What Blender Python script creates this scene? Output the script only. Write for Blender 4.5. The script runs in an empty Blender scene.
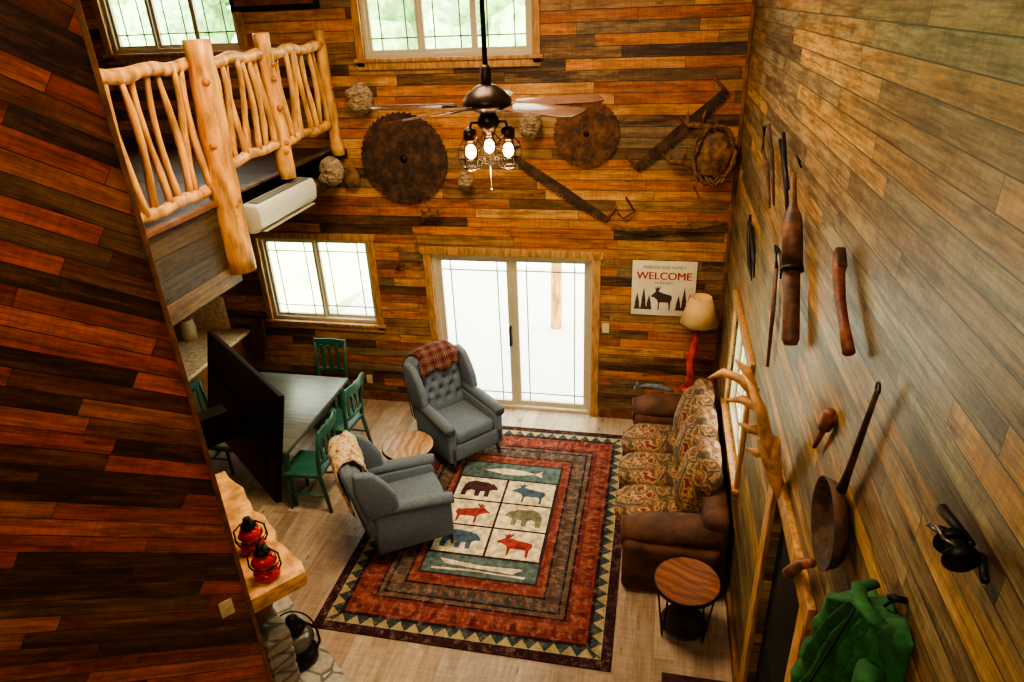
import bpy, bmesh, math, random
from mathutils import Vector, Matrix, noise as mnoise
random.seed(7)
S=bpy.context.scene
def lin(c):
    r=[]
    for v in c[:3]:
        v/=255.0
        r.append(v/12.92 if v<=.04045 else ((v+.055)/1.055)**2.4)
    return (r[0],r[1],r[2],1)
# ---------------------------------------------------------------- materials
class NT:
    def __init__(s,name):
        s.m=bpy.data.materials.new(name); s.m.use_nodes=True
        s.t=s.m.node_tree; s.t.nodes.clear()
        s.out=s.t.nodes.new('ShaderNodeOutputMaterial')
        s.b=s.t.nodes.new('ShaderNodeBsdfPrincipled'); s.t.links.new(s.b.outputs[0],s.out.inputs[0])
    def n(s,k): return s.t.nodes.new(k)
    def l(s,a,b): s.t.links.new(a,b)
    def math(s,op,a,b=None,c=None):
        n=s.n('ShaderNodeMath'); n.operation=op
        for i,v in enumerate((a,b,c)):
            if v is None: continue
            if isinstance(v,(int,float)): n.inputs[i].default_value=v
            else: s.l(v,n.inputs[i])
        return n.outputs[0]
    def obj(s):
        c=s.n('ShaderNodeTexCoord'); return c.outputs['Object']
    def xyz(s,v):
        n=s.n('ShaderNodeSeparateXYZ'); s.l(v,n.inputs[0]); return n.outputs
    def comb(s,x,y,z):
        n=s.n('ShaderNodeCombineXYZ')
        for i,v in enumerate((x,y,z)):
            if isinstance(v,(int,float)): n.inputs[i].default_value=v
            else: s.l(v,n.inputs[i])
        return n.outputs[0]
    def noise(s,vec,scale=5,detail=3,rough=.6):
        n=s.n('ShaderNodeTexNoise'); s.l(vec,n.inputs['Vector']); n.inputs['Scale'].default_value=scale
        n.inputs['Detail'].default_value=detail; n.inputs['Roughness'].default_value=rough
        return n.outputs[0]
    def ramp(s,fac,stops,interp='LINEAR'):
        n=s.n('ShaderNodeValToRGB'); n.color_ramp.interpolation=interp
        e=n.color_ramp.elements
        while len(e)<len(stops): e.new(.5)
        for i,(p,c) in enumerate(stops): e[i].position=p
        for i,(p,c) in enumerate(stops): e[i].color=c if len(c)==4 and max(c)<=1 else lin(c)
        s.l(fac,n.inputs[0]); return n.outputs[0]
    def mix(s,fac,a,b,mode='MIX'):
        n=s.n('ShaderNodeMix'); n.data_type='RGBA'; n.blend_type=mode
        if isinstance(fac,(int,float)): n.inputs[0].default_value=fac
        else: s.l(fac,n.inputs[0])
        for i,v in ((6,a),(7,b)):
            if isinstance(v,tuple): n.inputs[i].default_value=v
            else: s.l(v,n.inputs[i])
        return n.outputs[2]
    def bump(s,h,dist=.01,st=.6):
        n=s.n('ShaderNodeBump'); n.inputs['Strength'].default_value=st; n.inputs['Distance'].default_value=dist
        s.l(h,n.inputs['Height']); s.l(n.outputs[0],s.b.inputs['Normal'])
def simple(name,c,rough=.6,metal=0,var=.25,scale=12,bump=0,spec=.5,stretch=(1,1,1)):
    t=NT(name); v=t.obj(); mp=t.n('ShaderNodeMapping'); t.l(v,mp.inputs[0]); mp.inputs['Scale'].default_value=stretch
    f=t.noise(mp.outputs[0],scale,4)
    c0=lin(c); d=tuple(x*(1-var) for x in c0[:3])+(1,); e=tuple(min(1,x*(1+var)) for x in c0[:3])+(1,)
    t.l(t.ramp(f,[(.36,d),(.64,e)]),t.b.inputs['Base Color'])
    t.b.inputs['Roughness'].default_value=rough; t.b.inputs['Metallic'].default_value=metal
    t.b.inputs['Specular IOR Level'].default_value=spec
    if bump: t.bump(f,bump,.5)
    return t.m
def rusty(name,a,b,c,rough=.75):
    t=NT(name); p=t.obj(); f=t.noise(p,9,6,.75); t.l(t.ramp(f,[(.36,a),(.5,b),(.62,c)]),t.b.inputs['Base Color'])
    t.b.inputs['Roughness'].default_value=rough; t.b.inputs['Metallic'].default_value=.25; t.bump(f,.006,.6); return t.m
def emis(name,c,st):
    t=NT(name); t.b.inputs['Base Color'].default_value=lin(c); t.b.inputs['Emission Color'].default_value=lin(c); t.b.inputs['Emission Strength'].default_value=st
    return t.m
def planks(name,cols,w,L,U,V,rough=.5,grain=.5,groove=.05,gdark=.15,bdist=.006,spec=.45,gs=1.0,weather=None,wamt=.5,dirt=.85,fine=.5):
    """U,V: world direction vectors along / across boards"""
    t=NT(name); p=t.obj()
    def dot(d):
        n=t.n('ShaderNodeVectorMath'); n.operation='DOT_PRODUCT'; t.l(p,n.inputs[0]); n.inputs[1].default_value=d; return n.outputs['Value']
    u=dot(U); v=dot(V)
    vr=t.math('DIVIDE',v,w); row=t.math('FLOOR',vr); fv=t.math('FRACT',vr)
    w1=t.n('ShaderNodeTexWhiteNoise'); w1.noise_dimensions='1D'; t.l(row,w1.inputs['W'])
    ur=t.math('ADD',t.math('DIVIDE',u,L),t.math('MULTIPLY',w1.outputs['Value'],9.7))
    seg=t.math('FLOOR',ur); fu=t.math('FRACT',ur)
    w2=t.n('ShaderNodeTexWhiteNoise'); w2.noise_dimensions='2D'; t.l(t.comb(row,seg,0),w2.inputs['Vector'])
    w3=t.n('ShaderNodeTexWhiteNoise'); w3.noise_dimensions='2D'; t.l(t.comb(t.math('ADD',row,31.0),seg,0),w3.inputs['Vector'])
    stops=[(i/len(cols),c) for i,c in enumerate(cols)]
    base=t.ramp(w2.outputs['Value'],stops,'CONSTANT')
    off=t.math('MULTIPLY',w2.outputs['Value'],37.0)
    def nz(fu_,fv_,d=4,r=.7,o=0): return t.noise(t.comb(t.math('MULTIPLY',u,fu_),t.math('MULTIPLY',v,fv_),t.math('ADD',off,float(o))),1.0,d,r)
    g=nz(2.1*gs,35*gs,5,.72); g2=nz(7,120,3,.6,5); sm=nz(45,3,2,.5,3); big=nz(2.6,10,5,.75,7)
    gr=t.ramp(g,[(.36,(1-grain,1-grain,1-grain,1)),(.58,(1,1,1,1))])
    if weather:
        wf=nz(1.9,15,5,.75,11); amt=t.math('MULTIPLY',t.math('MULTIPLY',t.ramp(wf,[(.45,(0,0,0,1)),(.62,(1,1,1,1))]),wamt),t.math('ADD',w3.outputs['Value'],.4))
        base=t.mix(amt,base,lin(weather))
    col=t.mix(1.0,base,gr,'MULTIPLY')
    col=t.mix(fine,col,t.ramp(g2,[(.38,(.5,.46,.42,1)),(.6,(1,1,1,1))]),'MULTIPLY')
    col=t.mix(dirt,col,t.ramp(big,[(.36,(.30,.25,.22,1)),(.56,(1,1,1,1))]),'MULTIPLY')
    col=t.mix(.6,col,t.ramp(sm,[(.35,(.72,.7,.68,1)),(.6,(1,1,1,1))]),'MULTIPLY')
    kv=t.n('ShaderNodeTexVoronoi'); kv.inputs['Scale'].default_value=1.0; t.l(t.comb(t.math('MULTIPLY',u,2.2),t.math('MULTIPLY',v,7.0),off),kv.inputs['Vector'])
    col=t.mix(.8,col,t.ramp(kv.outputs['Distance'],[(.04,(.2,.14,.1,1)),(.11,(1,1,1,1))]),'MULTIPLY')
    e1=t.math('LESS_THAN',fv,groove); e2=t.math('LESS_THAN',fu,groove*w/L*.7); e=t.math('MAXIMUM',e1,e2)
    col=t.mix(e,col,(gdark*.12,gdark*.08,gdark*.05,1))
    t.l(col,t.b.inputs['Base Color'])
    t.l(t.math('ADD',t.math('MULTIPLY',g,-.3),rough+.15),t.b.inputs['Roughness']); t.b.inputs['Specular IOR Level'].default_value=spec
    h=t.math('SUBTRACT',t.math('ADD',t.math('MULTIPLY',g,.7),t.math('MULTIPLY',w2.outputs['Value'],.8)),t.math('MULTIPLY',e,1.2))
    t.bump(h,bdist,.9)
    return t.m
X=(1,0,0);Y=(0,1,0);Z=(0,0,1)
M={}
M['wall_back']=planks('reclaimed_planks_back',[(214,128,56),(130,78,40),(236,156,74),(86,56,34),(190,106,48),(244,174,94),(108,76,46),(206,118,48),(160,116,72),(224,138,60),(72,48,30),(186,138,88),(220,148,70),(142,116,84)],.108,1.15,X,Z,weather=(196,152,102),wamt=.5,grain=.5,dirt=.72,fine=.4)
M['wall_right']=planks('reclaimed_planks_right',[(196,148,82),(146,114,72),(216,166,92),(118,96,66),(176,132,74),(158,136,98),(224,172,98),(134,106,68),(180,146,96),(104,84,58),(160,144,106)],.092,1.7,Y,Z,grain=.55,gdark=.4,weather=(176,158,120),wamt=.7,rough=.42,spec=.45,groove=.06)
nn=Vector((.62,.785,0)).normalized(); aa=Vector((-nn.y,nn.x,0))
th=math.radians(33)
ud=(nn.x*math.cos(th),nn.y*math.cos(th),-math.sin(th)); vd=(nn.x*math.sin(th),nn.y*math.sin(th),math.cos(th))
M['chase']=planks('reclaimed_planks_chase',[(206,88,36),(110,56,34),(228,112,46),(70,42,30),(166,72,34),(134,74,44),(216,98,38),(86,52,38),(186,82,38),(126,92,66),(200,116,60)],.092,1.2,ud,vd,weather=(156,104,66),wamt=.55,rough=.45,spec=.4,grain=.55,dirt=.75)
M['floor']=planks('vinyl_floor',[(196,170,142),(182,154,128),(204,180,152),(172,146,120),(188,164,138)],.15,1.2,Y,X,rough=.33,grain=.24,groove=.02,gdark=2.5,bdist=.001,weather=(160,130,104),wamt=.35,dirt=.35,fine=.3)
M['ceiling']=planks('pine_ceiling',[(190,130,70),(180,120,62),(200,142,80)],.14,2.4,X,Y)
M['trim']=simple('trim_wood',(170,124,72),.5,var=.4,scale=6,stretch=(6,6,1))
M['trimd']=simple('trim_wood_dark',(112,70,38),.55,var=.5,scale=6)
M['vinyl']=simple('window_vinyl',(190,178,150),.45,var=.05)
M['grille']=simple('grille_bar',(112,110,100),.4,var=.05)
M['log']=simple('peeled_log',(216,154,78),.42,var=.5,scale=5,bump=.01,stretch=(3,3,.6))
M['logd']=simple('log_knots',(170,104,46),.5,var=.4,scale=6)
M['beamd']=planks('loft_fascia_boards',[(124,92,52),(84,64,40),(142,106,60),(104,80,50)],.17,1.6,Y,Z)
M['rust']=rusty('rusty_iron',(44,28,20),(92,58,36),(120,80,52))
M['rust2']=rusty('rusty_iron_dark',(30,22,18),(64,44,32),(96,64,42))
M['iron']=simple('black_iron',(28,26,25),.45,.6,var=.3)
M['black']=simple('black_plastic',(9,10,11),.55,0,var=.2,spec=.2)
M['blackm']=simple('matte_black',(16,17,18),.7,0,var=.2,spec=.2)
M['bronze']=simple('fan_bronze',(50,36,30),.35,.6,var=.3)
M['blade']=simple('fan_blade_walnut',(104,72,56),.25,0,var=.3,stretch=(1,8,1))
M['bulb']=emis('warm_bulb',(255,176,84),45)
M['nest']=simple('paper_nest',(140,116,88),.9,0,var=.7,scale=18,bump=.03,stretch=(1,1,3))
M['bark']=simple('bark_brown',(104,70,42),.85,0,var=.6,scale=14,bump=.02)
M['burl']=simple('burl_wood',(112,78,46),.75,0,var=.7,scale=9,bump=.05)
M['antler']=simple('antler_bone',(200,150,98),.45,0,var=.45,scale=8,bump=.004)
M['fabric']=simple('slate_upholstery',(96,106,116),.9,0,var=.18,scale=60,bump=.002)
M['fabricd']=simple('slate_piping',(58,66,74),.9,0,var=.1,scale=40)
M['darkwood']=simple('dark_leg_wood',(44,26,18),.4,0,var=.3)
M['suede']=simple('brown_suede',(82,50,32),.85,0,var=.5,scale=5,bump=.004)
M['green']=simple('green_chair_paint',(38,88,70),.42,0,var=.25,scale=8)
M['tabletop']=simple('charcoal_tabletop',(90,92,82),.3,0,var=.35,scale=3,stretch=(1,12,1))
M['mantel']=simple('live_edge_mantel',(212,156,90),.4,0,var=.45,scale=4,bump=.004,stretch=(2,2,5))
M['red']=simple('lantern_red',(180,14,12),.18,0,var=.15)
M['redlog']=simple('red_cedar_log',(196,60,30),.42,0,var=.5,scale=7,bump=.01)
def canvas():
    t=NT('green_canvas'); p=t.obj(); f=t.noise(p,8,6,.7)
    t.l(t.ramp(f,[(.35,(10,56,24)),(.5,(18,84,34)),(.66,(40,112,50))]),t.b.inputs['Base Color']); t.b.inputs['Roughness'].default_value=.8
    t.bump(t.noise(p,30,4,.6),.008,.7); return t.m
M['green_c']=canvas()
M['steel']=simple('worn_steel',(140,138,130),.35,.9,var=.3)
M['wood_r']=rusty('worn_wood_red',(58,30,20),(112,56,34),(150,84,48),.5); M['wood_r'].node_tree.nodes['Principled BSDF'].inputs['Metallic'].default_value=0
M['leather']=rusty('old_leather',(50,30,20),(86,52,34),(120,76,46),.5); M['leather'].node_tree.nodes['Principled BSDF'].inputs['Metallic'].default_value=0
M['ac']=simple('ac_white',(208,204,190),.35,0,var=.04)
M['plate']=simple('switch_plate',(206,186,140),.4,0,var=.05)
M['counter']=simple('beige_counter',(222,192,148),.35,0,var=.3,scale=20)
M['cab']=simple('cabinet_wood',(128,76,42),.5,0,var=.4,scale=5)
M['sign']=simple('sign_cream',(226,212,180),.6,0,var=.1,scale=4)
M['signred']=simple('sign_red',(160,28,22),.6,0,var=.1)
M['signblk']=simple('sign_dark',(60,44,34),.6,0,var=.1)
M['grass']=simple('lawn_grass',(176,200,140),.9,0,var=.25,scale=2)
M['patio']=simple('patio_concrete',(226,226,216),.8,0,var=.06,scale=2)
M['leaf']=simple('tree_foliage',(134,170,106),.9,0,var=.5,scale=3,bump=.1)
M['fish']=simple('driftwood_grey',(90,96,98),.6,0,var=.5,scale=10)
def glass():
    t=NT('window_glass'); tr=t.n('ShaderNodeBsdfTransparent'); gl=t.n('ShaderNodeBsdfGlossy'); gl.inputs['Roughness'].default_value=.05
    mx=t.n('ShaderNodeMixShader'); mx.inputs[0].default_value=.06; t.l(tr.outputs[0],mx.inputs[1]); t.l(gl.outputs[0],mx.inputs[2]); t.l(mx.outputs[0],t.out.inputs[0]); return t.m
M['glass']=glass()
def floral():
    t=NT('floral_tapestry'); p=t.obj()
    v=t.n('ShaderNodeTexVoronoi'); v.inputs['Scale'].default_value=5.5; nz=t.n('ShaderNodeTexNoise'); nz.inputs['Scale'].default_value=7; nz.inputs['Detail'].default_value=3; t.l(p,nz.inputs['Vector'])
    a=t.n('ShaderNodeVectorMath'); a.operation='MULTIPLY_ADD'; t.l(nz.outputs['Color'],a.inputs[0]); a.inputs[1].default_value=(.3,.3,.3); t.l(p,a.inputs[2]); t.l(a.outputs[0],v.inputs['Vector'])
    c=t.ramp(v.outputs['Distance'],[(0,(126,42,34)),(.2,(100,36,30)),(.28,(180,142,92)),(.36,(134,98,62)),(.44,(90,42,32)),(.54,(166,128,80)),(.62,(88,76,48)),(.74,(70,38,30)),(.85,(150,114,72))])
    f=t.noise(p,26,3); c=t.mix(.5,c,t.ramp(f,[(.4,(.4,.38,.35,1)),(.6,(1,1,1,1))]),'MULTIPLY')
    t.l(c,t.b.inputs['Base Color']); t.b.inputs['Roughness'].default_value=.9; t.bump(f,.003,.5); return t.m
M['floral']=floral()
def throwm():
    t=NT('plaid_throw'); p=t.obj(); o=t.xyz(p); q=t.math('ADD',o[2],t.math('MULTIPLY',o[1],-1.0))
    sx=t.math('ABSOLUTE',t.math('SUBTRACT',t.math('FRACT',t.math('DIVIDE',o[0],.12)),.5)); sy=t.math('ABSOLUTE',t.math('SUBTRACT',t.math('FRACT',t.math('DIVIDE',q,.12)),.5))
    st=[(0,(46,32,30)),(.12,(124,46,40)),(.3,(92,36,32)),(.38,(176,146,112)),(.43,(60,44,40))]
    c=t.mix(.5,t.ramp(sx,st,'CONSTANT'),t.ramp(sy,st,'CONSTANT')); f=t.noise(p,40,3,.7); c=t.mix(.6,c,t.ramp(f,[(.35,(.5,.5,.5,1)),(.6,(1,1,1,1))]),'MULTIPLY')
    t.l(c,t.b.inputs['Base Color']); t.b.inputs['Roughness'].default_value=.95; t.bump(f,.01,.6); return t.m
M['throw']=throwm()
def throwl():
    t=NT('fringe_throw_light'); p=t.obj(); f=t.noise(p,12,4,.8)
    t.l(t.ramp(f,[(.36,(110,64,36)),(.45,(196,160,116)),(.56,(222,196,158)),(.65,(130,78,46))]),t.b.inputs['Base Color']); t.b.inputs['Roughness'].default_value=.95; t.bump(f,.01,.6); return t.m
M['throwl']=throwl()
def stonem():
    t=NT('field_stone'); p=t.obj(); v=t.n('ShaderNodeTexVoronoi'); v.inputs['Scale'].default_value=5; t.l(p,v.inputs['Vector'])
    w=t.n('ShaderNodeTexWhiteNoise'); t.l(v.outputs['Color'],w.inputs['Vector'])
    c=t.ramp(w.outputs['Value'],[(0,(186,178,160)),(.4,(150,142,128)),(.7,(206,196,178)),(1,(130,120,108))])
    v2=t.n('ShaderNodeTexVoronoi'); v2.feature='DISTANCE_TO_EDGE'; v2.inputs['Scale'].default_value=5; t.l(p,v2.inputs['Vector'])
    e=t.math('LESS_THAN',v2.outputs['Distance'],.05); c=t.mix(e,c,lin((110,104,94))); f=t.noise(p,20,4); c=t.mix(.5,c,t.ramp(f,[(.35,(.3,.3,.3,1)),(.65,(1,1,1,1))]),'MULTIPLY')
    t.l(c,t.b.inputs['Base Color']); t.b.inputs['Roughness'].default_value=.8; t.bump(v2.outputs['Distance'],.05,.6); return t.m
M['stone']=stonem()
def rings(nm,c):
    t=NT(nm); p=t.obj(); w=t.n('ShaderNodeTexWave'); w.wave_type='BANDS'; w.bands_direction='X'; w.inputs['Scale'].default_value=2.0; w.inputs['Distortion'].default_value=9; w.inputs['Detail'].default_value=5; t.l(p,w.inputs['Vector'])
    cc=t.ramp(w.outputs[0],[(0,c[0]),(.5,c[1]),(1,c[2])]); o=t.xyz(p)
    w2=t.n('ShaderNodeTexWhiteNoise'); w2.noise_dimensions='1D'; t.l(t.math('FLOOR',t.math('DIVIDE',o[0],.09)),w2.inputs['W'])
    cc=t.mix(.6,cc,t.ramp(w2.outputs['Value'],[(0,(.45,.4,.36,1)),(1,(1,1,1,1))]),'MULTIPLY')
    e=t.math('LESS_THAN',t.math('FRACT',t.math('DIVIDE',o[0],.09)),.05); cc=t.mix(e,cc,(.02,.012,.008,1))
    t.l(cc,t.b.inputs['Base Color']); t.b.inputs['Roughness'].default_value=.35; return t.m
M['slab']=rings('slab_tabletop',[(118,66,38),(164,100,58),(134,76,44)]); M['slab2']=rings('slab_tabletop_light',[(160,116,72),(210,170,120),(178,132,86)])
def lampshade():
    t=NT('lamp_shade'); t.b.inputs['Base Color'].default_value=lin((220,180,118)); t.b.inputs['Roughness'].default_value=.8
    return t.m
M['shade']=lampshade()
RHX,RHY=1.245,1.6
def rugm():
    t=NT('lodge_rug_weave'); p=t.obj(); o=t.xyz(p); ax=t.math('ABSOLUTE',o[0]); ay=t.math('ABSOLUTE',o[1])
    dx=t.math('SUBTRACT',RHX,ax); dy=t.math('SUBTRACT',RHY,ay); d=t.math('MINIMUM',dx,dy)
    side=t.math('LESS_THAN',dx,dy)
    s=t.math('ADD',t.math('MULTIPLY',side,o[1]),t.math('MULTIPLY',t.math('SUBTRACT',1,side),o[0]))
    k=1/1.3
    dk=(42,28,32)
    c=t.ramp(t.math('MULTIPLY',d,k),[(0,(60,32,36)),(.075*k,dk),(.185*k,dk),(.205*k,(132,58,50)),(.30*k,(144,76,60)),(.36*k,(118,50,46)),(.40*k,dk),(.42*k,(110,82,64)),(.46*k,dk),(.48*k,(84,82,78)),(.53*k,(98,76,64)),(.60*k,dk),(.62*k,(138,72,58)),(.66*k,(128,58,50))],'CONSTANT')
    tw=t.math('MULTIPLY',t.math('ABSOLUTE',t.math('SUBTRACT',t.math('FRACT',t.math('DIVIDE',s,.13)),.5)),2)
    dn=t.math('DIVIDE',t.math('SUBTRACT',d,.085),.09)
    inb=t.math('MULTIPLY',t.math('GREATER_THAN',d,.085),t.math('LESS_THAN',d,.175))
    tri=t.math('MULTIPLY',inb,t.math('LESS_THAN',dn,tw))
    c=t.mix(inb,c,lin((58,72,72))); c=t.mix(tri,c,lin((178,156,112)))
    def motif(c,d0,d1,per,cc,wd=.22,am=.6):
        f=t.math('ABSOLUTE',t.math('SUBTRACT',t.math('FRACT',t.math('DIVIDE',s,per)),.5))
        q=t.math('DIVIDE',t.math('SUBTRACT',d,d0),d1-d0)
        m=t.math('LESS_THAN',f,t.math('MULTIPLY',t.math('SUBTRACT',1,q),wd))
        m=t.math('MULTIPLY',m,t.math('MULTIPLY',t.math('GREATER_THAN',q,0),t.math('LESS_THAN',q,1)))
        return t.mix(t.math('MULTIPLY',m,am),c,lin(cc))
    c=motif(c,.23,.37,.17,(74,36,36)); c=motif(c,.25,.33,.085,(172,112,84),.16,.4); c=motif(c,.5,.58,.11,(156,98,72))
    f=t.noise(p,7,7,.85); c=t.mix(.8,c,t.ramp(f,[(.38,(.34,.33,.36,1)),(.58,(1.0,1.0,1.0,1))]),'MULTIPLY')
    f2=t.noise(p,14,6,.85); c=t.mix(t.math('MULTIPLY',t.ramp(f2,[(.52,(0,0,0,1)),(.62,(1,1,1,1))]),.4),c,lin((160,128,106)))
    g=t.noise(p,55,3,.7); c=t.mix(.4,c,t.ramp(g,[(.4,(.45,.45,.45,1)),(.6,(1,1,1,1))]),'MULTIPLY')
    t.l(c,t.b.inputs['Base Color']); t.b.inputs['Roughness'].default_value=.95; t.b.inputs['Specular IOR Level'].default_value=.1; t.bump(g,.003,.5); return t.m
M['rug']=rugm()
for nm,c in (('rcream',(206,186,148)),('rgreen',(80,92,90)),('rblack',(50,36,38)),('rred',(132,52,48)),('rmar',(64,38,42)),('rolive',(108,102,80)),('rblue',(64,78,90))):
    M[nm]=simple('rug_'+nm[1:],c,.95,0,var=.4,scale=16,spec=.1)
# ---------------------------------------------------------------- mesh helpers
def root(name,loc=(0,0,0),rz=0):
    e=bpy.data.objects.new(name,None); S.collection.objects.link(e); e.location=loc; e.rotation_euler=(0,0,rz); e.empty_display_size=.1; return e
def mk(name,vs,fs,mat,par=None,smooth=False,bev=0,seg=3,sub=0,loc=None,rot=None):
    me=bpy.data.meshes.new(name); me.from_pydata([tuple(v) for v in vs],[],fs); me.update()
    bm=bmesh.new(); bm.from_mesh(me); bmesh.ops.recalc_face_normals(bm,faces=bm.faces[:]); bm.to_mesh(me); bm.free()
    ob=bpy.data.objects.new(name,me); S.collection.objects.link(ob); me.materials.append(mat)
    if smooth or bev or sub:
        for p in me.polygons: p.use_smooth=True
    if bev:
        b=ob.modifiers.new('bev','BEVEL'); b.width=bev; b.segments=seg; b.limit_method='ANGLE'; b.angle_limit=.6
    if sub:
        b=ob.modifiers.new('sub','SUBSURF'); b.levels=sub; b.render_levels=sub
    if par: ob.parent=par
    if loc: ob.location=loc
    if rot: ob.rotation_euler=rot
    return ob
CF=[(0,1,3,2),(4,6,7,5),(0,4,5,1),(2,3,7,6),(0,2,6,4),(1,5,7,3)]
def box(name,x0,x1,y0,y1,z0,z1,mat,par=None,bev=0,seg=3):
    vs=[(x,y,z) for x in (x0,x1) for y in (y0,y1) for z in (z0,z1)]
    return mk(name,vs,CF,mat,par,bev=bev,seg=seg)
def cbox(name,c,s,mat,par=None,rot=(0,0,0),bev=0,seg=3,taper=1):
    vs=[]
    for x in (-.5,.5):
        for y in (-.5,.5):
            for z in (-.5,.5):
                k=taper if z>0 else 1
                vs.append((x*s[0]*k,y*s[1]*k,z*s[2]))
    return mk(name,vs,CF,mat,par,bev=bev,seg=seg,loc=c,rot=rot)
def boxes(name,lst,mat,par=None,bev=0):
    vs=[];fs=[]
    for (x0,x1,y0,y1,z0,z1) in lst:
        o=len(vs); vs+=[(x,y,z) for x in (x0,x1) for y in (y0,y1) for z in (z0,z1)]; fs+=[tuple(i+o for i in f) for f in CF]
    return mk(name,vs,fs,mat,par,bev=bev)
def tube(name,pts,rad,mat,par=None,n=12,smooth=True,flat=1.0):
    pts=[Vector(p) for p in pts]
    if isinstance(rad,(int,float)): rad=[rad]*len(pts)
    vs=[];fs=[]; up=None
    for i,p in enumerate(pts):
        d=(pts[min(i+1,len(pts)-1)]-pts[max(i-1,0)]).normalized()
        if up is None:
            up=Vector((0,0,1)) if abs(d.z)<.9 else Vector((1,0,0))
        a=d.cross(up); 
        if a.length<1e-4: a=d.cross(Vector((0,1,0)))
        a.normalize(); b=a.cross(d).normalized(); up=b
        for k in range(n):
            t=2*math.pi*k/n; vs.append(p+a*math.cos(t)*rad[i]+b*math.sin(t)*rad[i]*flat)
    for i in range(len(pts)-1):
        for k in range(n):
            fs.append((i*n+k,i*n+(k+1)%n,(i+1)*n+(k+1)%n,(i+1)*n+k))
    fs.append(tuple(range(n))[::-1]); fs.append(tuple((len(pts)-1)*n+k for k in range(n)))
    return mk(name,vs,fs,mat,par,smooth=smooth)
def lathe(name,prof,mat,par=None,loc=(0,0,0),n=28,rot=None,sx=1,sy=1,smooth=True):
    vs=[];fs=[]
    for r,z in prof:
        for k in range(n):
            t=2*math.pi*k/n; vs.append((max(r,1e-4)*math.cos(t)*sx,max(r,1e-4)*math.sin(t)*sy,z))
    for i in range(len(prof)-1):
        for k in range(n): fs.append((i*n+k,i*n+(k+1)%n,(i+1)*n+(k+1)%n,(i+1)*n+k))
    fs.append(tuple(range(n))[::-1]); fs.append(tuple((len(prof)-1)*n+k for k in range(n)))
    return mk(name,vs,fs,mat,par,smooth=smooth,loc=loc,rot=rot)
def prism(name,poly,ax,d0,d1,mat,par=None,bev=0,smooth=False,seg=3):
    """poly 2D in remaining axes, extruded along ax"""
    def P(a,b,d):
        return {0:(d,a,b),1:(a,d,b),2:(a,b,d)}[ax]
    n=len(poly); vs=[P(a,b,d0) for a,b in poly]+[P(a,b,d1) for a,b in poly]
    fs=[tuple(range(n)),tuple(range(n,2*n))[::-1]]+[(i,(i+1)%n,n+(i+1)%n,n+i) for i in range(n)]
    return mk(name,vs,fs,mat,par,bev=bev,smooth=smooth,seg=seg)
def ball(name,c,r,mat,par=None,s=(1,1,1),rough=0,sub=3):
    bm=bmesh.new(); bmesh.ops.create_icosphere(bm,subdivisions=sub,radius=1)
    for v in bm.verts:
        k=1+ (random.uniform(-rough,rough) if rough else 0)
        v.co=Vector((v.co.x*r*s[0]*k,v.co.y*r*s[1]*k,v.co.z*r*s[2]*k))
    me=bpy.data.meshes.new(name); bm.to_mesh(me); bm.free(); ob=bpy.data.objects.new(name,me); S.collection.objects.link(ob); me.materials.append(mat)
    for p in me.polygons: p.use_smooth=True
    ob.location=c
    if par: ob.parent=par
    return ob
def wall(name,plane,u0,u1,z0,z1,holes,mat,t0,t1):
    us=sorted(set([u0,u1]+[h[0] for h in holes]+[h[1] for h in holes])); zs=sorted(set([z0,z1]+[h[2] for h in holes]+[h[3] for h in holes])); L=[]
    for i in range(len(us)-1):
        for j in range(len(zs)-1):
            cu=(us[i]+us[i+1])/2; cz=(zs[j]+zs[j+1])/2
            if any(h[0]<cu<h[1] and h[2]<cz<h[3] for h in holes): continue
            L.append((us[i],us[i+1],t0,t1,zs[j],zs[j+1]) if plane=='y' else (t0,t1,us[i],us[i+1],zs[j],zs[j+1]))
    return boxes(name,L,mat)
# ---------------------------------------------------------------- room shell
HB=[(-3.32,-1.44,0,2.05),(-5.52,-4.09,1.10,2.19),(-3.83,-2.06,4.16,5.45),(-6.82,-5.22,4.28,5.45)]
wall('wall_back','y',-7.2,0,0,6.3,HB,M['wall_back'],0,.16)
HR=[(-2.45,-1.2,1.02,2.1),(-4.75,-3.87,0,2.12)]
wall('wall_right','x',-9,.16,0,6.3,HR,M['wall_right'],0,.16)
wall('wall_left','x',-9,.16,0,6.3,[],M['wall_back'],-7.36,-7.2)
wall('wall_near','y',-7.36,.16,0,6.3,[],M['wall_back'],-9.16,-9)
box('floor',-7.36,.16,-9.16,.16,-.12,0,M['floor'])
box('ceiling',-7.36,.16,-9.16,.16,6.3,6.42,M['ceiling'])
box('trim_1',-.035,0,-.035,0,0,6.3,M['trimd'],bev=.006)
box('baseboard_back',-1.33,-.05,-.02,0,0,.12,M['trimd'])
box('baseboard_back.001',-7.2,-3.42,-.02,0,0,.12,M['trimd'])
box('baseboard_right',-.02,0,-3.73,-.05,0,.12,M['trimd'])
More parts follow.
